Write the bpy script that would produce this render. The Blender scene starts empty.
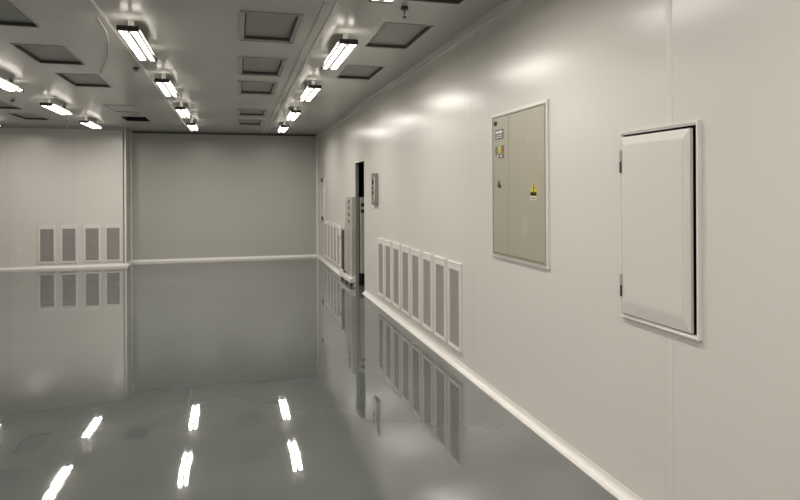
import bpy, bmesh, math, random
from mathutils import Vector, Matrix
random.seed(4)
SC = bpy.context.scene
COL = SC.collection
H = 2.85            # clear height of the room
WX = 0.02           # plane of the right hand wall
DB = 14.28          # back wall
DL = 13.67          # wall of the projecting block on the left
XL = -4.04          # its corner

# ------------------------------------------------------------------ materials
def nodes_of(name):
    m = bpy.data.materials.new(name); m.use_nodes = True
    nt = m.node_tree
    return m, nt, nt.nodes['Principled BSDF']

def mat(name, col, rough=0.5, metal=0.0, spec=0.5, noise=0.0, nscale=3.0, bump=0.0, bscale=40.0, coat=0.0):
    m, nt, b = nodes_of(name)
    b.inputs['Base Color'].default_value = (*col, 1)
    b.inputs['Roughness'].default_value = rough
    b.inputs['Metallic'].default_value = metal
    b.inputs['Specular IOR Level'].default_value = spec
    b.inputs['Coat Weight'].default_value = coat
    geo = nt.nodes.new('ShaderNodeNewGeometry')
    if noise:
        n = nt.nodes.new('ShaderNodeTexNoise'); n.inputs['Scale'].default_value = nscale; n.inputs['Detail'].default_value = 3
        nt.links.new(geo.outputs['Position'], n.inputs['Vector'])
        r = nt.nodes.new('ShaderNodeMapRange')
        r.inputs['To Min'].default_value = 1 - noise; r.inputs['To Max'].default_value = 1 + noise
        nt.links.new(n.outputs['Fac'], r.inputs['Value'])
        h = nt.nodes.new('ShaderNodeHueSaturation'); h.inputs['Color'].default_value = (*col, 1)
        nt.links.new(r.outputs['Result'], h.inputs['Value'])
        nt.links.new(h.outputs['Color'], b.inputs['Base Color'])
    if bump:
        n = nt.nodes.new('ShaderNodeTexNoise'); n.inputs['Scale'].default_value = bscale; n.inputs['Detail'].default_value = 2
        nt.links.new(geo.outputs['Position'], n.inputs['Vector'])
        bp = nt.nodes.new('ShaderNodeBump'); bp.inputs['Strength'].default_value = 1; bp.inputs['Distance'].default_value = bump
        nt.links.new(n.outputs['Fac'], bp.inputs['Height']); nt.links.new(bp.outputs['Normal'], b.inputs['Normal'])
    return m

def panel_mat(name, col, rough, seams, spec=0.5, bump=0.0008, bscale=1.2, wide=0.006, dark=0.72, stretch=(1, 1, 1), coat=0.0, fine=0.0):
    """Painted sandwich panel; seams = list of (axis, offset, pitch): thin grooves every pitch metres."""
    m, nt, b = nodes_of(name)
    b.inputs['Roughness'].default_value = rough
    b.inputs['Specular IOR Level'].default_value = spec
    b.inputs['Coat Weight'].default_value = coat
    b.inputs['Coat Roughness'].default_value = rough
    L = nt.links.new
    geo = nt.nodes.new('ShaderNodeNewGeometry')
    sep = nt.nodes.new('ShaderNodeSeparateXYZ'); L(geo.outputs['Position'], sep.inputs[0])
    def mth(op, a, bb=None):
        n = nt.nodes.new('ShaderNodeMath'); n.operation = op
        for i, v in enumerate((a, bb)):
            if v is None: continue
            if isinstance(v, (int, float)): n.inputs[i].default_value = v
            else: L(v, n.inputs[i])
        return n.outputs[0]
    mask = None
    for ax, off, pitch in seams:
        v = mth('ADD', sep.outputs['XYZ'.index(ax)], -off + pitch * 50 + wide / 2)
        v = mth('MODULO', v, pitch)
        v = mth('LESS_THAN', v, wide)
        mask = v if mask is None else mth('MAXIMUM', mask, v)
    mix = nt.nodes.new('ShaderNodeMix'); mix.data_type = 'RGBA'
    mix.inputs['A'].default_value = (*col, 1); mix.inputs['B'].default_value = (*[c * dark for c in col], 1)
    if mask is not None: L(mask, mix.inputs['Factor'])
    else: mix.inputs['Factor'].default_value = 0
    L(mix.outputs['Result'], b.inputs['Base Color'])
    mp = nt.nodes.new('ShaderNodeMapping'); mp.inputs['Scale'].default_value = stretch
    L(geo.outputs['Position'], mp.inputs['Vector'])
    n = nt.nodes.new('ShaderNodeTexNoise'); n.inputs['Scale'].default_value = bscale; n.inputs['Detail'].default_value = 2
    L(mp.outputs['Vector'], n.inputs['Vector'])
    bp = nt.nodes.new('ShaderNodeBump'); bp.inputs['Distance'].default_value = bump; bp.inputs['Strength'].default_value = 1
    L(n.outputs['Fac'], bp.inputs['Height']); L(bp.outputs['Normal'], b.inputs['Normal'])
    if coat: L(bp.outputs['Normal'], b.inputs['Coat Normal'])
    return m

def floor_mat():
    m, nt, b = nodes_of('grey_epoxy_floor')
    L = nt.links.new
    geo = nt.nodes.new('ShaderNodeNewGeometry')
    n1 = nt.nodes.new('ShaderNodeTexNoise'); n1.inputs['Scale'].default_value = 0.8; n1.inputs['Detail'].default_value = 5
    L(geo.outputs['Position'], n1.inputs['Vector'])
    cr = nt.nodes.new('ShaderNodeValToRGB')
    cr.color_ramp.elements[0].position = 0.3; cr.color_ramp.elements[0].color = (*FLOOR_A, 1)
    cr.color_ramp.elements[1].position = 0.7; cr.color_ramp.elements[1].color = (*FLOOR_B, 1)
    L(n1.outputs['Fac'], cr.inputs['Fac']); L(cr.outputs['Color'], b.inputs['Base Color'])
    b.inputs['Roughness'].default_value = 0.03
    b.inputs['IOR'].default_value = 2.15
    n2 = nt.nodes.new('ShaderNodeTexNoise'); n2.inputs['Scale'].default_value = 2.2; n2.inputs['Detail'].default_value = 1.5
    L(geo.outputs['Position'], n2.inputs['Vector'])
    bp = nt.nodes.new('ShaderNodeBump'); bp.inputs['Distance'].default_value = 0.0015; bp.inputs['Strength'].default_value = 1
    L(n2.outputs['Fac'], bp.inputs['Height'])
    n3 = nt.nodes.new('ShaderNodeTexNoise'); n3.inputs['Scale'].default_value = 11; n3.inputs['Detail'].default_value = 1
    L(geo.outputs['Position'], n3.inputs['Vector'])
    bp2 = nt.nodes.new('ShaderNodeBump'); bp2.inputs['Distance'].default_value = 0.00012; bp2.inputs['Strength'].default_value = 1
    L(n3.outputs['Fac'], bp2.inputs['Height']); L(bp.outputs['Normal'], bp2.inputs['Normal'])
    L(bp2.outputs['Normal'], b.inputs['Normal'])
    return m

def emit_mat(name, col, strength):
    m, nt, b = nodes_of(name)
    b.inputs['Base Color'].default_value = (*col, 1)
    b.inputs['Emission Color'].default_value = (*col, 1)
    b.inputs['Emission Strength'].default_value = strength
    return m

FLOOR_A = (0.092, 0.100, 0.095); FLOOR_B = (0.125, 0.134, 0.128)
M = {
 'wall_warm': panel_mat('painted_wall_panel', (0.66, 0.642, 0.60), 0.25, [('Y', 3.45-1.18*3, 1.18*4)], spec=0.31, bump=0.003, bscale=0.9, stretch=(1, 1, .25), dark=.86),
 'wall_left': panel_mat('painted_wall_panel_left', (0.66, 0.642, 0.60), 0.30, [('X', -6.2, 1.18)], bump=0.003, bscale=0.9, stretch=(1, 1, .25), dark=.8),
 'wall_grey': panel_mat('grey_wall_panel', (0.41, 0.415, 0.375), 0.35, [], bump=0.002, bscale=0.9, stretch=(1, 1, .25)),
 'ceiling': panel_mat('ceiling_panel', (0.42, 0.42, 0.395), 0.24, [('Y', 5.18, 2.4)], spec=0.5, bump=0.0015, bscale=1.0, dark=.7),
 'trim': mat('white_cove_trim', (0.74, 0.72, 0.68), 0.35),
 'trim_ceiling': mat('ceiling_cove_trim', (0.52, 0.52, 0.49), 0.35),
 'frame_white': mat('white_frame_paint', (0.74, 0.72, 0.68), 0.4),
 'door_white': mat('white_door_paint', (0.66, 0.642, 0.60), 0.4, noise=.02),
 'mesh_dark': mat('dark_recess', (0.10, 0.09, 0.09), 0.8),
 'slat': mat('louver_slat', (0.43, 0.405, 0.39), 0.5),
 'black': mat('black_void', (0.012, 0.012, 0.012), 0.8),
 'dark': mat('dark_grey_plastic', (0.045, 0.04, 0.04), 0.5),
 'steel': mat('brushed_steel', (0.30, 0.28, 0.24), 0.35, metal=.6, noise=.05, nscale=12),
 'hinge': mat('hinge_metal', (0.6, 0.58, 0.54), 0.3, metal=.5),
 'cab': mat('beige_grey_cabinet_paint', (0.385, 0.365, 0.285), 0.38, noise=.02, nscale=4),
 'cab_line': mat('cabinet_gap', (0.16, 0.15, 0.12), 0.6),
 'equip': mat('light_grey_equipment_paint', (0.40, 0.40, 0.35), 0.4, noise=.04, nscale=8),
 'equip_dark': mat('grey_equipment_paint', (0.42, 0.41, 0.35), 0.5, noise=.04, nscale=8),
 'filter': mat('grey_filter_face', (0.24, 0.245, 0.225), 0.4, noise=.08, nscale=6),
 'filter_light': mat('pale_filter_face', (0.50, 0.48, 0.44), 0.4, noise=.05, nscale=6),
 'well': mat('vent_recess_shade', (0.06, 0.06, 0.055), 0.7),  # recess shadow put into the colour of the well sides
 'vframe': mat('vent_frame_paint', (0.36, 0.36, 0.34), 0.35),
 'red': mat('label_red', (0.45, 0.05, 0.06), 0.5), 'green': mat('label_green', (0.12, 0.33, 0.08), 0.5),
 'yellow': mat('label_yellow', (0.62, 0.55, 0.03), 0.5), 'white': mat('label_white', (0.72, 0.72, 0.68), 0.5),
 'violet': mat('label_violet', (0.25, 0.10, 0.16), 0.5), 'pale': mat('label_faint', (0.43, 0.41, 0.34), 0.4),
 'tube': emit_mat('lit_fluorescent_tube', (1.0, 0.93, 0.84), 5.0),
 'fixture': mat('fixture_white', (0.6, 0.58, 0.55), 0.4),
 'cable': mat('pale_cable', (0.62, 0.60, 0.54), 0.5),
}
M['floor'] = floor_mat()
M['tube'].cycles.emission_sampling = 'NONE'

# ------------------------------------------------------------------ mesh helpers
def box(bm, a, b):
    x0, y0, z0 = [min(p, q) for p, q in zip(a, b)]; x1, y1, z1 = [max(p, q) for p, q in zip(a, b)]
    v = [bm.verts.new(p) for p in ((x0,y0,z0),(x1,y0,z0),(x1,y1,z0),(x0,y1,z0),(x0,y0,z1),(x1,y0,z1),(x1,y1,z1),(x0,y1,z1))]
    for f in ((0,3,2,1),(4,5,6,7),(0,1,5,4),(1,2,6,5),(2,3,7,6),(3,0,4,7)): bm.faces.new([v[i] for i in f])

def cyl(bm, p, q, r, n=12, r2=None):
    p, q = Vector(p), Vector(q); d = (q - p).normalized()
    a = d.orthogonal().normalized(); c = d.cross(a)
    r2 = r if r2 is None else r2
    A = [bm.verts.new(p + (a * math.cos(t) + c * math.sin(t)) * r) for t in [2*math.pi*i/n for i in range(n)]]
    B = [bm.verts.new(q + (a * math.cos(t) + c * math.sin(t)) * r2) for t in [2*math.pi*i/n for i in range(n)]]
    for i in range(n): bm.faces.new((A[i], A[(i+1) % n], B[(i+1) % n], B[i]))
    bm.faces.new(A[::-1]); bm.faces.new(B)

def tube(bm, pts, r, n=8):
    rings = []
    for i, p in enumerate(pts):
        p = Vector(p); d = (Vector(pts[min(i+1, len(pts)-1)]) - Vector(pts[max(i-1, 0)])).normalized()
        a = d.cross(Vector((0.3, 0.1, 1))).normalized(); c = d.cross(a)
        rings.append([bm.verts.new(p + (a*math.cos(2*math.pi*k/n) + c*math.sin(2*math.pi*k/n))*r) for k in range(n)])
    for A, B in zip(rings, rings[1:]):
        for k in range(n): bm.faces.new((A[k], A[(k+1) % n], B[(k+1) % n], B[k]))
    bm.faces.new(rings[0][::-1]); bm.faces.new(rings[-1])

def ring(bm, o, i, axis, d0, d1):
    """rectangular frame; o,i = (u0,v0,u1,v1) outer / inner, axis = normal axis, from depth d0 to d1."""
    (a0, b0, a1, b1), (c0, e0, c1, e1) = o, i
    for u0, v0, u1, v1 in ((a0,b0,a1,e0),(a0,e1,a1,b1),(a0,e0,c0,e1),(c1,e0,a1,e1)):
        if axis == 'X': box(bm, (d0,u0,v0), (d1,u1,v1))
        elif axis == 'Y': box(bm, (u0,d0,v0), (u1,d1,v1))
        else: box(bm, (u0,v0,d0), (u1,v1,d1))

def link(name, bm, m, parent=None, loc=(0,0,0), bevel=0.0, smooth=False):
    bmesh.ops.recalc_face_normals(bm, faces=bm.faces)
    me = bpy.data.meshes.new(name); bm.to_mesh(me); bm.free()
    me.materials.append(m)
    if smooth:
        for p in me.polygons: p.use_smooth = len(p.vertices) == 4
    o = bpy.data.objects.new(name, me); COL.objects.link(o); o.parent = parent; o.location = loc
    if bevel:
        bv = o.modifiers.new('Bevel', 'BEVEL'); bv.width = bevel; bv.segments = 2; bv.limit_method = 'ANGLE'
    return o

def B(): return bmesh.new()
def boxobj(name, a, b, m, parent=None, bevel=0.0):
    bm = B(); box(bm, a, b); return link(name, bm, m, parent, bevel=bevel)

def thing(name, label, cat, loc=(0,0,0), group=None, rz=0):
    o = bpy.data.objects.new(name, None); COL.objects.link(o); o.empty_display_size = .1
    o.location = loc; o.rotation_euler = (0, 0, rz); o['label'] = label; o['category'] = cat
    if group: o['group'] = group
    return o

def copy_tree(o, parent=None, loc=None, rz=None, label=None):
    c = o.copy(); COL.objects.link(c); c.parent = parent
    if loc is not None: c.location = loc
    if rz is not None: c.rotation_euler = (0, 0, rz)
    if label: c['label'] = label
    for ch in list(o.children): copy_tree(ch, c)
    return c

def struct(o): o['kind'] = 'structure'; return o

# ------------------------------------------------------------------ the shell
def sheet(name, axis, at, u0, v0, u1, v1, holes, m, thick):
    """slab with rectangular holes; front face at `at`, thickness signed."""
    us = sorted({u0, u1, *[h[0] for h in holes], *[h[2] for h in holes]})
    vs = sorted({v0, v1, *[h[1] for h in holes], *[h[3] for h in holes]})
    bm = B(); cache = {}
    def P(u, v, d):
        k = (round(u, 5), round(v, 5), round(d, 5))
        if k not in cache:
            cache[k] = bm.verts.new({'X': (d, u, v), 'Y': (u, d, v), 'Z': (u, v, d)}[axis])
        return cache[k]
    def solid(i, j):
        if i < 0 or j < 0 or i >= len(us)-1 or j >= len(vs)-1: return False
        cu, cv = (us[i]+us[i+1])/2, (vs[j]+vs[j+1])/2
        return not any(h[0] < cu < h[2] and h[1] < cv < h[3] for h in holes)
    a, b = at, at + thick
    for i in range(len(us)-1):
        for j in range(len(vs)-1):
            if not solid(i, j): continue
            p, q, r, s = us[i], vs[j], us[i+1], vs[j+1]
            for d in (a, b): bm.faces.new((P(p,q,d), P(r,q,d), P(r,s,d), P(p,s,d)))
            for (di, dj, e) in ((-1,0,((p,q),(p,s))), (1,0,((r,q),(r,s))), (0,-1,((p,q),(r,q))), (0,1,((p,s),(r,s)))):
                if not solid(i+di, j+dj):
                    (x0,y0),(x1,y1) = e
                    bm.faces.new((P(x0,y0,a), P(x1,y1,a), P(x1,y1,b), P(x0,y0,b)))
    return struct(link(name, bm, m))

XW, YF = -9.0, -4.0          # far left wall, wall behind the viewpoint
DOOR = (8.91, 9.62, 1.975)   # doorway in the right wall: y0, y1, height
HATCH = (2.115, .912, 2.615, 1.792)

struct(boxobj('floor', (XW-.1, YF-.1, -.1), (3.0, DB+.1, 0), M['floor']))
vents = []   # (x0, y0, x1, y1, style)
for y0, y1 in ((4.64, 5.45), (6.13, 6.95), (7.53, 8.36), (10.05, 10.86)):
    vents.append((-3.76, y0, -3.35, y1, 'pale' if y0 > 10 else 'side'))
for y0, y1 in ((4.63, 5.44), (6.19, 7.05), (7.55, 8.44), (10.10, 10.86), (11.60, 12.38)):
    vents.append((-1.765, y0, -1.37, y1, 'framed'))
for y0, y1 in ((3.25, 4.06), (4.66, 5.46), (6.32, 7.06)):
    vents.append((-0.69, y0, -0.30, y1, 'side'))
for y0, y1 in ((9.98, 10.86), (11.5, 12.36)):
    vents.append((-5.50, y0, -5.10, y1, 'side'))
HOLE = (-3.78, 11.55, -3.37, 12.24)
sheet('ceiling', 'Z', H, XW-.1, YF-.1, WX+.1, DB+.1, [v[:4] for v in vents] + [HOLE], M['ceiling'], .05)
sheet('wall_right', 'X', WX, YF-.1, 0, DB+.1, H, [(DOOR[0], 0, DOOR[1], DOOR[2]), HATCH], M['wall_warm'], .05)
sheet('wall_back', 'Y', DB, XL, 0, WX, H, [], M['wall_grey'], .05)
sheet('wall_left_block', 'Y', DL, XW, 0, XL, H, [], M['wall_left'], .05)
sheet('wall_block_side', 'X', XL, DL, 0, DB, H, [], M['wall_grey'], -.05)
sheet('wall_left', 'X', XW, YF, 0, DB, H, [], M['wall_warm'], -.05)
sheet('wall_front', 'Y', YF, XW, 0, WX, H, [], M['wall_warm'], -.05)

# little unlit room behind the doorway
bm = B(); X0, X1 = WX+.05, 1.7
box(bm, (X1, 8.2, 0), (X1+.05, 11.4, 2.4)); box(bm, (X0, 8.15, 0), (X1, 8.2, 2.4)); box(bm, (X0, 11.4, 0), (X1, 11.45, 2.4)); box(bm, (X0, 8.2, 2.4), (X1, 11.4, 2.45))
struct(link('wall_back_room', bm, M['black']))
# black duct above the missing ceiling tile
bm = B(); a, b_, c, d = HOLE
box(bm, (a-.03, b_-.03, H+.05), (a, d+.03, H+.5)); box(bm, (c, b_-.03, H+.05), (c+.03, d+.03, H+.5))
box(bm, (a, b_-.03, H+.05), (c, b_, H+.5)); box(bm, (a, d, H+.05), (c, d+.03, H+.5)); box(bm, (a-.03, b_-.03, H+.5), (c+.03, d+.03, H+.53))
t = .006; box(bm, (a, b_, H), (a+t, d, H+.06)); box(bm, (c-t, b_, H), (c, d, H+.06)); box(bm, (a, b_, H), (c, b_+t, H+.06)); box(bm, (a, d-t, H), (c, d, H+.06))
o = link('ceiling_duct_opening', bm, M['black']); o['label'] = 'open black rectangular hole in the ceiling with its tile missing'; o['category'] = 'ceiling opening'

# coved skirting and ceiling coving: quarter round profile swept along a wall
def cove(name, p, q, nrm, r, m, up=True):
    p, q, nrm = Vector(p), Vector(q), Vector(nrm)
    n = 7; prof = [(0, r)]
    for k in range(n):
        t = math.pi/2 * k/(n-1); prof.append((r - .92*r*math.cos(t) + .0, r - .92*r*math.sin(t)))
    prof += [(r, 0), (0, 0)]
    bm = B(); A = []; Bv = []
    s = 1 if up else -1
    for u, v in prof:
        off = nrm*u + Vector((0,0,s*v)); A.append(bm.verts.new(p+off)); Bv.append(bm.verts.new(q+off))
    k = len(prof)
    for i in range(k): bm.faces.new((A[i], A[(i+1) % k], Bv[(i+1) % k], Bv[i]))
    bm.faces.new(A[::-1]); bm.faces.new(Bv)
    return struct(link(name, bm, m, smooth=False))
R = .05
def skirt(name, p, q, nrm):
    """straight tall skirting lip with a rounded foot"""
    cove(name, p, q, nrm, R, M['trim'])
skirt('baseboard_right', (WX, YF, 0), (WX, DOOR[0], 0), (-1,0,0))
skirt('baseboard_right_far', (WX, DOOR[1], 0), (WX, DB, 0), (-1,0,0))
skirt('baseboard_back', (XL, DB, 0), (WX, DB, 0), (0,-1,0))
skirt('baseboard_left_block', (XW, DL, 0), (XL+.04, DL, 0), (0,-1,0))
skirt('baseboard_block_side', (XL, DL-.04, 0), (XL, DB, 0), (1,0,0))
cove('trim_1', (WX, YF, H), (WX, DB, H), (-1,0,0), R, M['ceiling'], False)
struct(boxobj('trim_11', (WX-.008, YF, H-.056), (WX, DB, H-.048), M['frame_white']))
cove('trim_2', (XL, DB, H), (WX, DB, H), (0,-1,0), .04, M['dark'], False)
cove('trim_3', (XW, DL, H), (XL, DL, H), (0,-1,0), .04, M['vframe'], False)
# aluminium corner strips and ceiling joint strips
struct(boxobj('trim_4', (XL-.03, DL-.008, 0), (XL+.008, DL, H), M['frame_white']))
struct(boxobj('trim_5', (XL, DB-.03, 0), (XL+.03, DB, H), M['frame_white']))
struct(boxobj('trim_6', (WX-.035, DB-.012, 0), (WX, DB, H), M['frame_white']))
struct(boxobj('trim_7', (-2.80, YF, H-.006), (-2.78, DB, H), M['frame_white']))
struct(boxobj('trim_8', (-1.235, YF, H-.005), (-1.22, DB, H), M['vframe']))
struct(boxobj('trim_9', (-1.155, YF, H-.005), (-1.14, DB, H), M['vframe']))
for k, (za, zb) in enumerate(((0, .89), (1.81, H))): struct(boxobj(f'trim_{12+k}', (WX-.001, 2.272, za), (WX, 2.306, zb), M['door_white']))
# doorway lining
bm = B(); e = .012
box(bm, (WX-.006, DOOR[0]-.03, .0), (WX, DOOR[0], DOOR[2]+.03)); box(bm, (WX-.006, DOOR[0], DOOR[2]), (WX, DOOR[1], DOOR[2]+.02)); 
struct(link('door_1', bm, M['door_white']))
struct(boxobj('door_2', (WX-.002, DOOR[1]-.004, 0), (WX+.05, DOOR[1], DOOR[2]), M['filter']))

# ------------------------------------------------------------------ ceiling lights
def make_light():
    r = thing('ceiling_light', 'lit tube light', 'ceiling light', (0,0,H), 'fluorescent lights mounted on the ceiling')
    L, W = 1.10, .069
    for s in (-1, 1):
        bm = B(); box(bm, (-W-.008, s*(L/2) - .014, -.125), (W+.008, s*(L/2) + .014, -.085)); link('end_cap', bm, M['dark'], r, bevel=.004)
        bm = B(); box(bm, (s*W - .004, -L/2+.014, -.125), (s*W + .004, L/2-.014, -.112)); link('side_rail', bm, M['dark'], r)
        bm = B(); box(bm, (-.02, s*.38-.03, -.09), (.02, s*.38+.03, 0)); link('mounting_bracket', bm, M['vframe'], r)
    bm = B(); box(bm, (-.012, -L/2+.014, -.112), (.012, L/2-.014, -.086)); link('spine', bm, M['fixture'], r)
    bm = B(); box(bm, (-.07, -L/2+.13, -.086), (.07, L/2-.13, -.078)); link('light_block_plate', bm, M['fixture'], r)  # added plate, keeps tube light and tube reflections off the ceiling
    bm = B(); cyl(bm, (0, -L/2+.05, -.128), (0, -L/2+.05, -.11), .013); link('lamp_plug', bm, M['dark'], r)
    for x in (-.058, -.029, .029, .058):
        bm = B(); cyl(bm, (x, -L/2+.014, -.105), (x, L/2-.014, -.105), .0095, 8); link('fluorescent_tube', bm, M['tube'], r, smooth=True)
    ld = bpy.data.lights.new('lamp_glow', 'AREA'); ld.shape = 'RECTANGLE'; ld.size = .045; ld.size_y = 1.07
    ld.energy = 7.2; ld.color = (1.0, .95, .885)
    for s in (-1, 1):
        lo = bpy.data.objects.new('lamp_glow', ld); COL.objects.link(lo); lo.parent = r; lo.location = (s*.0435, 0, -.1165)
    return r
RA, RBx, RC, RD = -2.61, -0.94, -4.36, -6.05
Ys = [5.46, 7.66, 9.94, 12.1]
lights = []
row_names = {RBx: 'right row beside the long wall', RA: 'row running to the left of the middle vents', RC: 'row left of the hanging pale cable', RD: 'leftmost row'}
ordn = ['nearest', 'second nearest', 'third nearest', 'farthest']
for x in (RBx, RA):
    for i, y in enumerate(Ys):
        lights.append((x, y, f'{ordn[i]} lit ceiling light in the {row_names[x]}'))
lights += [(RC, Ys[1], 'lit ceiling light cut by the left edge, left of the two grey vent panels'),
           (RC, Ys[2], 'lit ceiling light above the left wall, between two others of its row'),
           (RC, Ys[3], 'lit ceiling light just above the top of the left wall, over its grilles'),
           (RD, Ys[3], 'lit ceiling light at the far left edge, touching the left wall top')]
for i, y in enumerate((3.22, .9, -1.4)):
    for x, s in ((RBx, 'right'), (RA, 'middle'), (RC, 'left')):
        lights.append((x, y, f'lit ceiling light out of view, {["just before","above","well behind"][i]} the viewpoint, {s} row'))
proto = make_light(); first = True
for x, y, lab in lights:
    if first: proto.location = (x, y, H); proto['label'] = lab; first = False
    else: copy_tree(proto, None, (x, y, H), label=lab)

# ------------------------------------------------------------------ recessed ceiling vents
vlabels = {
 'side0': ['grey ceiling filter panel cut by the top left corner', 'grey ceiling filter panel at upper left, larger of the pair near the cable',
           'grey ceiling filter panel touching the lower end of the hanging cable', 'pale ceiling filter panel just in front of the black ceiling hole'],
 'mid': ['largest and nearest framed ceiling vent between the two light rows', 'second nearest framed ceiling vent between the two light rows',
         'third nearest framed ceiling vent between the two light rows', 'fourth framed ceiling vent between the light rows, after a gap',
         'farthest framed ceiling vent between the light rows, by the back wall'],
 'right': ['grey ceiling panel at top edge beyond the small sprinkler', 'grey recessed ceiling panel nearest below the sprinkler by the right wall',
           'grey recessed ceiling panel by the right wall, farther and smaller'],
 'left': ['dark grey ceiling panel at the left edge between two lights', 'small dark ceiling panel at far left close to the left wall']}
labs = vlabels['side0'] + vlabels['mid'] + vlabels['right'] + vlabels['left']
for (x0, y0, x1, y1, st), lab in zip(vents, labs):
    cx, cy = (x0+x1)/2, (y0+y1)/2; w, l = (x1-x0)/2, (y1-y0)/2
    r = thing('ceiling_vent', lab, 'ceiling vent', (cx, cy, H), 'filter panels set in the ceiling')
    dep = .024 if st != 'pale' else .006
    bm = B(); t = .012     # well lining sits in the hole
    ring(bm, (-w, -l, w, l), (-w+t, -l+t, w-t, l-t), 'Z', .0, dep)
    link('well_edge', bm, M['well'] if st != 'pale' else M['vframe'], r)
    bm = B(); box(bm, (-w, -l, dep), (w, l, dep+.02)); link('filter_face', bm, M['filter_light'] if st == 'pale' else M['filter'], r)
    bm = B(); e = .036 if st == 'framed' else .012
    ring(bm, (-w-e, -l-e, w+e, l+e), (-w, -l, w, l), 'Z', -.006, 0)
    if st == 'framed': ring(bm, (-w-e, -l-e, w+e, l+e), (-w-e+.012, -l-e+.012, w+e-.012, l+e-.012), 'Z', -.014, -.006)
    link('frame', bm, M['vframe'], r)

# sprinklers and small ceiling fittings
def sprinkler(name, x, y, lab, drop=.07, m1='dark', m2='hinge', rr=.03):
    r = thing(name, lab, 'sprinkler', (x, y, H))
    bm = B(); cyl(bm, (0,0,-.018), (0,0,0), rr, 16, rr*.8); link('escutcheon', bm, M[m1], r, smooth=True)
    bm = B(); cyl(bm, (0,0,-drop), (0,0,-.018), .008, 8); link('pipe', bm, M[m2], r, smooth=True)
    bm = B(); cyl(bm, (0,0,-drop-.008), (0,0,-drop), .018, 12, .010); link('deflector', bm, M[m1], r, smooth=True)
sprinkler('ceiling_sprinkler', -.655, 4.23, 'small dark ceiling sprinkler between the two right-hand ceiling panels')
sprinkler('ceiling_sprinkler', -2.86, 7.0, 'tiny dark ceiling sprinkler beside the joint strip near the middle light row', .03, rr=.035)
sprinkler('ceiling_sprinkler', -4.91, 9.84, 'tiny dark ceiling fitting near the left edge between lights', .03, rr=.028)
sprinkler('ceiling_sprinkler', -4.80, 12.3, 'thin white drop pipe sprinkler in front of the left wall top', .18, 'fixture', 'fixture', .02)
# hanging cable
bm = B()
ctrl = [(-2.84, 5.0, H-.004), (-2.86, 5.5, H-.02), (-2.96, 6.05, H-.05), (-3.09, 6.6, H-.055), (-3.2, 7.05, H-.035), (-3.29, 7.42, H-.004)]
pts = []
for i in range(len(ctrl)-1):
    p0, p1, p2, p3 = [Vector(ctrl[max(0, min(len(ctrl)-1, i+k))]) for k in (-1, 0, 1, 2)]
    for s in range(6):
        t = s/6; pts.append(.5*((2*p1) + (p2-p0)*t + (2*p0-5*p1+4*p2-p3)*t*t + (3*p1-p0-3*p2+p3)*t**3))
pts.append(Vector(ctrl[-1])); tube(bm, pts, .006)
o = link('ceiling_cable', bm, M['cable'], smooth=True); o['label'] = 'thin pale cable curving below the ceiling left of the middle lights'; o['category'] = 'cable'

# ------------------------------------------------------------------ wall grilles
def make_grille():
    """0.31 x 0.76 m return air grille, wall at y=0, facing -y, base at z=0"""
    r = thing('wall_grille', 'g', 'air grille', (0,0,0), 'white framed return air grilles')
    w, h = .155, .76; iw, i0, i1 = .122, .035, .69
    bm = B(); ring(bm, (-w, 0, w, h), (-iw, i0, iw, i1), 'Y', -.018, 0)
    ring(bm, (-w+.006, .006, w-.006, h-.006), (-w+.014, .014, w-.014, h-.014), 'Y', -.023, -.018)
    link('frame', bm, M['frame_white'], r, bevel=.002)
    bm = B(); box(bm, (-iw, -.002, i0), (iw, 0, i1)); link('backing', bm, M['mesh_dark'], r)
    bm = B(); n = 30
    for k in range(n):
        z = i0 + (i1-i0)*(k+.5)/n; a, c = .0055, .005
        v = [bm.verts.new(p) for p in ((-iw,-.004,z+c),(iw,-.004,z+c),(iw,-.015,z-c),(-iw,-.015,z-c),(-iw,-.004,z+c-.002),(iw,-.004,z+c-.002),(iw,-.015,z-c-.002),(-iw,-.015,z-c-.002))]
        for f in ((0,1,2,3),(7,6,5,4),(0,4,5,1),(1,5,6,2),(2,6,7,3),(3,7,4,0)): bm.faces.new([v[i] for i in f])
    for k in range(9):
        x = -iw + 2*iw*(k+.5)/9; box(bm, (x-.003, -.017, i0), (x+.003, -.014, i1))
    link('slats', bm, M['slat'], r)
    return r
g0 = make_grille(); used = False
def grille(loc, rz, lab):
    global used
    if not used: g0.location = loc; g0.rotation_euler = (0,0,rz); g0['label'] = lab; used = True
    else: copy_tree(g0, None, loc, rz, lab)
num = ['first', 'second', 'third', 'fourth', 'fifth', 'sixth', 'seventh', 'eighth']
for i, y in enumerate([5.02, 5.41, 5.81, 6.21, 6.61, 7.02, 7.42, 7.82]):
    lab = 'white framed grille on the right wall, ' + ('nearest of the eight' if i == 0 else 'farthest of eight, next to the doorway' if i == 7 else f'{num[i]} of eight from the viewer')
    grille((WX, y, .14), -math.pi/2, lab)
for i, y in enumerate([11.25, 11.65, 12.05, 12.45, 12.85]):
    lab = 'white framed grille beyond the doorway, ' + ('nearest the grey equipment cabinet' if i == 0 else 'farthest, next to the room corner' if i == 4 else f'{num[i]} from the equipment cabinet')
    grille((WX, y, .14), -math.pi/2, lab)
for i, x in enumerate([-5.51, -5.11, -4.68, -4.285]):
    grille((x, DL, .10), 0, 'white framed grille on the left wall, ' + ['leftmost of the four', 'second from the left of four', 'third from the left of four', 'rightmost, beside the wall corner'][i])
# socket on left wall
r = thing('wall_socket', 'small white wall socket left of the four left wall grilles', 'socket', (-6.02, DL, .36))
bm = B(); box(bm, (-.045,-.012,-.045), (.045,0,.045)); link('plate', bm, M['frame_white'], r, bevel=.004)
bm = B(); box(bm, (-.02,-.014,-.02), (.02,-.012,.02)); link('socket_insert', bm, M['fixture'], r)

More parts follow.
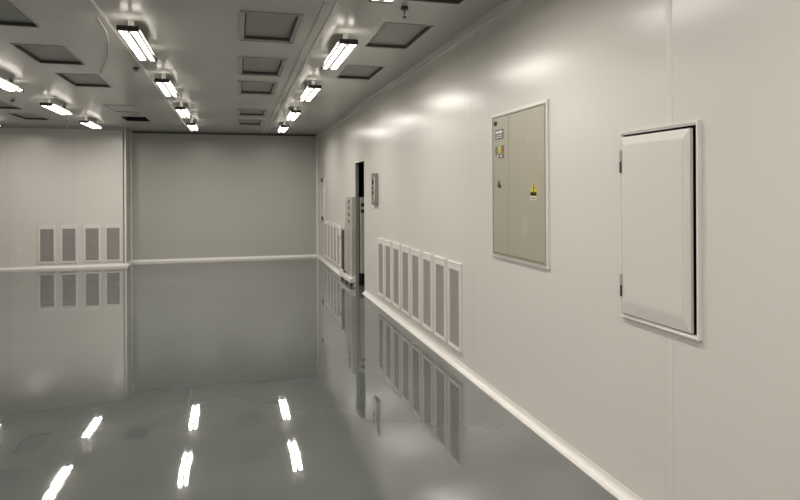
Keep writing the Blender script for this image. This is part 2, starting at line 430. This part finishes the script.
# ------------------------------------------------------------------ electrical cabinet on the right wall
r = thing('electrical_cabinet', 'beige grey two-door electrical cabinet with stickers set in the right wall', 'cabinet', (WX, 0, 0))
def rel(p): return p
y0, y1, z0, z1 = 3.358, 4.188, 1.038, 2.082
bm = B(); ring(bm, (y0, z0, y1, z1), (y0+.02, z0+.02, y1-.02, z1-.02), 'X', -.016, 0); link('frame', bm, M['frame_white'], r)
a0, a1, b0, b1 = y0+.02, y1-.02, z0+.02, z1-.02
bm = B(); box(bm, (-.004, a0, b0), (0, a1, b1)); link('carcass', bm, M['cab_line'], r)
split = 3.895
wide = None
for nm, c0, c1 in (('wide', a0+.012, split-.002), ('narrow', split+.002, a1-.012)):
    bm = B(); box(bm, (-.022, c0, b0+.012), (-.004, c1, b1-.012))
    d = link('door', bm, M['cab'], r, bevel=.003)
    if nm == 'wide': wide = d
    else: narrow = d
bm = B(); ring(bm, (a0, b0, a1, b1), (a0+.009, b0+.009, a1-.009, b1-.009), 'X', -.024, -.004); link('inner_rim', bm, M['cab'], r)
def flat(name, yc, zc, w, h, m, parent, t=.0015, base=-.022, label=None):
    o = boxobj(name, (base-t, yc-w/2, zc-h/2), (base, yc+w/2, zc+h/2), m, parent)
    if label: o['label'] = label
    return o
# stickers (seen from the room +y is to the left)
flat('black_sticker', 4.11, 2.01, .05, .03, M['black'], narrow)
pl = flat('name_plate', 4.045, 1.925, .135, .068, M['black'], narrow, label='white plate with black border and dark characters')
bm = B(); X = -.0235
box(bm, (X-.001, 4.045-.058, 1.935), (X, 4.045+.058, 1.952))
box(bm, (X-.001, 4.045-.058, 1.898), (X, 4.045+.058, 1.904))
for k in range(5):
    yy = 4.045 + .052 - k*.026
    box(bm, (X-.001, yy-.0035, 1.904), (X, yy+.0035, 1.935))
for k in range(4): box(bm, (X-.001, 4.045+.030-k*.026, 1.914), (X, 4.045+.040-k*.026, 1.922))
link('plate_lettering', bm, M['white'], pl)
ws = flat('colour_sticker', 4.035, 1.815, .14, .058, M['green'], narrow, label='red, yellow and green sticker with dark marks')
flat('red_mark', 3.985, 1.815, .035, .05, M['red'], ws, base=-.0235)
flat('yellow_mark', 4.035, 1.815, .028, .05, M['yellow'], ws, base=-.0235)
flat('dark_mark', 4.095, 1.808, .03, .055, M['violet'], ws, base=-.0235)
flat('pale_bar', 4.035, 1.827, .012, .02, M['white'], ws, base=-.0245)
flat('small_violet_sticker', 4.01, 1.768, .085, .03, M['violet'], narrow)
flat('warning_border', 4.01, 1.768, .02, .015, M['white'], narrow, base=-.0235)
# lock
bm = B(); cyl(bm, (-.03, 4.04, 1.555), (-.022, 4.04, 1.555), .012); box(bm, (-.033, 4.036, 1.55), (-.026, 4.044, 1.592)); box(bm, (-.033, 4.02, 1.552), (-.026, 4.06, 1.560))
link('door_lock', bm, M['dark'], narrow)
# high voltage warning sticker on the wide door
zc, yc = 1.512, 3.525
wsn = flat('warning_sticker', yc, zc-.027, .088, .052, M['yellow'], wide, label='yellow triangle sticker with black lightning bolt and caption')
bm = B(); X = -.022
v = [(-.048, 0), (.048, 0), (0, .072)]
f0 = [bm.verts.new((X-.0015, yc+a, zc-.008+b)) for a, b in v]; f1 = [bm.verts.new((X, yc+a, zc-.008+b)) for a, b in v]
bm.faces.new(f0); bm.faces.new(f1)
for i in range(3): bm.faces.new((f0[i], f0[(i+1)%3], f1[(i+1)%3], f1[i]))
link('warning_triangle', bm, M['yellow'], wsn)
bm = B(); X = -.0236
bolt = [(0.008,.056),(-.009,.030),(.004,.031),(-.010,.004),(.002,.008),(.014,.036),(.002,.034),(.015,.056)]
f0 = [bm.verts.new((X-.001, yc-a, zc-.006+b)) for a, b in bolt]; bm.faces.new(f0)
box(bm, (X-.001, yc-.040, zc-.024), (X, yc+.040, zc-.006))
link('bolt_symbol', bm, M['black'], wsn)
flat('caption_field', yc, zc-.040, .080, .024, M['white'], wsn, base=-.0235)
bm = B()
for k in range(4): box(bm, (-.0255, yc+.024-k*.016-.005, zc-.046), (-.0245, yc+.024-k*.016+.005, zc-.036))
link('caption_lettering', bm, M['dark'], wsn)
flat('faint_label', 3.60, 1.86, .045, .05, M['pale'], wide)
flat('faint_label', 3.65, 1.29, .09, .13, M['pale'], wide)

# ------------------------------------------------------------------ hatch cabinet with door ajar
r = thing('wall_hatch', 'white wall hatch with its door slightly ajar, dark gap on its right', 'hatch', (WX, 0, 0))
y0, z0, y1, z1 = 2.10, .896, 2.630, 1.808
bm = B(); ring(bm, (y0, z0, y1, z1), (HATCH[0], HATCH[1], HATCH[2], HATCH[3]), 'X', -.014, 0)
ring(bm, (y0, z0, y1, z1), (y0+.008, z0+.008, y1-.008, z1-.008), 'X', -.018, -.014)
link('frame', bm, M['frame_white'], r)
bm = B(); (c0, d0, c1, d1) = HATCH; t = .004
ring(bm, (c0, d0, c1, d1), (c0+t, d0+t, c1-t, d1-t), 'X', 0, .12); box(bm, (.12, c0, d0), (.125, c1, d1))
link('recess_box', bm, M['black'], r)
dw, dh = .466, .862
ang = math.radians(.7)
d = thing('door', '', '', (-.022, HATCH[2]-.004, HATCH[1]+.006)); del d['label']; del d['category']; d.name = 'door_leaf_pivot'
# door leaf built in its own frame: hinge at origin, runs to -y, front towards -x
def door_leaf(bm):
    t = .014; sl = .010
    O = [(0, 0), (-dw, 0), (-dw, dh), (0, dh)]
    I = [(-.034, .056), (-dw+.028, .056), (-dw+.028, dh-.040), (-.034, dh-.040)]
    fo = [bm.verts.new((0, u, v)) for u, v in O]; fi = [bm.verts.new((-sl, u, v)) for u, v in I]
    bk = [bm.verts.new((t, u, v)) for u, v in O]
    for i in range(4):
        j = (i+1) % 4
        bm.faces.new((fo[i], fo[j], fi[j], fi[i])); bm.faces.new((fo[i], bk[i], bk[j], fo[j]))
    bm.faces.new(fi); bm.faces.new(bk)
bm = B(); door_leaf(bm)
bmesh.ops.rotate(bm, verts=bm.verts, cent=(0,0,0), matrix=Matrix.Rotation(ang, 3, 'Z'))
bpy.data.objects.remove(d)
off = Vector((-.024, HATCH[2]-.006, HATCH[1]+.006))
bmesh.ops.translate(bm, verts=bm.verts, vec=off)
leaf = link('door', bm, M['door_white'], r)
bm = B()
box(bm, (-.0115, -dw+.034, .064), (-.008, -.042, dh-.048))
bmesh.ops.rotate(bm, verts=bm.verts, cent=(0,0,0), matrix=Matrix.Rotation(ang, 3, 'Z')); bmesh.ops.translate(bm, verts=bm.verts, vec=off)
link('door_panel', bm, M['door_white'], leaf, bevel=.001)
for z in (1.68, 1.075):
    bm = B(); cyl(bm, (-.030, 2.606, z-.02), (-.030, 2.606, z+.035), .008); box(bm, (-.032, 2.600, z-.018), (-.012, 2.616, z+.033))
    h = link('hinge', bm, M['hinge'], r)
    bm = B(); cyl(bm, (-.030, 2.606, z-.075), (-.030, 2.606, z-.02), .005); link('hinge_pin', bm, M['dark'], h)

# far flush hatch near the room corner
r = thing('wall_hatch', 'narrow closed wall hatch near the far corner with dark hinges', 'hatch', (WX, 0, 0))
bm = B(); ring(bm, (13.2, .90, 13.72, 1.80), (13.225, .925, 13.695, 1.775), 'X', -.014, 0); link('frame', bm, M['frame_white'], r)
boxobj('door', (-.008, 13.23, .93), (0, 13.69, 1.77), M['door_white'], r)
for z in (1.77, .93):
    boxobj('hinge', (-.03, 13.30, z-.04), (-.008, 13.5, z+.04), M['dark'], r)

# ------------------------------------------------------------------ steel switch plate by the doorway
r = thing('control_panel', 'narrow steel control panel with dark buttons beside the doorway', 'control panel', (WX, 0, 0))
box_ = boxobj('housing', (-.036, 7.99, 1.335), (.004, 8.27, 1.765), M['steel'], r, bevel=.004)
boxobj('face_plate', (-.040, 8.01, 1.355), (-.036, 8.25, 1.745), M['steel'], r)
boxobj('side_plate', (-.032, 7.985, 1.36), (-.004, 7.99, 1.745), M['steel'], r)
for z, rr in ((1.645, .035), (1.56, .018), (1.50, .022)):
    bm = B(); cyl(bm, (-.050, 8.13, z), (-.040, 8.13, z), rr, 14); link('button', bm, M['black'], r, smooth=True)
bm = B(); box(bm, (-.044, 8.05, 1.38), (-.040, 8.08, 1.72)); link('light_strip', bm, M['frame_white'], r)

# ------------------------------------------------------------------ equipment at the doorway
r = thing('equipment_cabinet', 'slim light grey equipment cabinet with dark switches left of the doorway', 'equipment cabinet', (WX, .09, 0))
boxobj('lower_body', (-.062, 9.54, .16), (0, 10.25, .93), M['equip'], r, bevel=.004)
boxobj('switch_column', (-.05, 9.56, .93), (0, 10.2, 1.43), M['equip'], r, bevel=.004)
for k, z in enumerate((1.355, 1.25, 1.14, 1.03)):
    sw = boxobj('switch_plate', (-.056, 9.76, z-.045), (-.05, 10.02, z+.045), M['equip'], r)
    bm = B(); cyl(bm, (-.066, 9.82, z), (-.056, 9.82, z), .026, 12); link('switch', bm, M['dark'], sw)
boxobj('panel_gap', (-.064, 9.83, .20), (-.062, 9.87, .90), M['steel'], r)
boxobj('side_post', (-.07, 10.27, .12), (0, 10.5, .90), M['dark'], r, bevel=.003)
boxobj('highlight_block', (-.09, 10.2, .86), (-.062, 10.3, .91), M['white'], r)  # white block that paints in a bright highlight
bm = B(); box(bm, (-.10, 9.53, .05), (0, 10.55, .12)); box(bm, (-.10, 10.3, .12), (0, 10.5, .16)); box(bm, (-.06, 9.54, .12), (0, 9.8, .16)); link('base_frame', bm, M['frame_white'], r, bevel=.004)
for y in (9.55, 9.95, 10.4):
    bm = B(); cyl(bm, (-.085, y, .028), (-.055, y, .028), .028, 14); link('castor', bm, M['black'], r, smooth=True)

r = thing('junction_box', 'small white wall box between the far grilles and equipment cabinet', 'wall box', (WX, 10.95, .80))
boxobj('box_body', (-.05, -.11, -.08), (.004, .11, .08), M['frame_white'], r, bevel=.004)
boxobj('cover', (-.054, -.06, -.05), (-.05, .06, .05), M['fixture'], r)

r = thing('equipment_cabinet', 'dim grey equipment cabinet on legs inside the dark doorway', 'equipment cabinet', (0, 0, 0))
boxobj('body', (.09, 9.60, .2), (.85, 10.4, 1.42), M['equip_dark'], r, bevel=.005)
for x in (.12, .82):
    for y in (9.65, 10.35):
        bm = B(); cyl(bm, (x, y, 0), (x, y, .2), .02, 10); link('leg', bm, M['black'], r, smooth=True)
for z in (1.30, 1.20):
    bm = B(); cyl(bm, (.13, 9.59, z), (.13, 9.60, z), .03, 12); link('button', bm, M['black'], r, smooth=True)

# ------------------------------------------------------------------ camera, world, view
cam_d = bpy.data.cameras.new('camera'); cam = bpy.data.objects.new('camera', cam_d); COL.objects.link(cam)
F, YAW, ROLL, SY, CD, CH = 608.17, 0.26377, -0.00487, 191.03, 1.8375, 1.5216
cam_d.sensor_width = 36; cam_d.lens = F * 36 / 800; cam_d.clip_start = .05
cam_d.shift_y = -(250 - SY) / 800
rgt = Vector((math.cos(YAW), -math.sin(YAW), 0)); up = Vector((0,0,1)); fw = Vector((math.sin(YAW), math.cos(YAW), 0))
r2 = rgt*math.cos(ROLL) + up*math.sin(ROLL); u2 = up*math.cos(ROLL) - rgt*math.sin(ROLL)
mw = Matrix((( r2.x, u2.x, -fw.x, -CD), (r2.y, u2.y, -fw.y, 0), (r2.z, u2.z, -fw.z, CH), (0,0,0,1)))
cam.matrix_world = mw
SC.camera = cam
w = bpy.data.worlds.new('world'); SC.world = w; w.use_nodes = True
w.node_tree.nodes['Background'].inputs['Color'].default_value = (0, 0, 0, 1)
SC.view_settings.view_transform = 'Standard'; SC.view_settings.look = 'None'
SC.view_settings.gamma = 1; SC.view_settings.use_curve_mapping = False
SC.view_settings.exposure = 0.56
SC.cycles.max_bounces = 14; SC.cycles.diffuse_bounces = 6; SC.cycles.glossy_bounces = 6
SC.cycles.sample_clamp_indirect = 3.0; SC.cycles.use_adaptive_sampling = False; SC.cycles.blur_glossy = 0.5
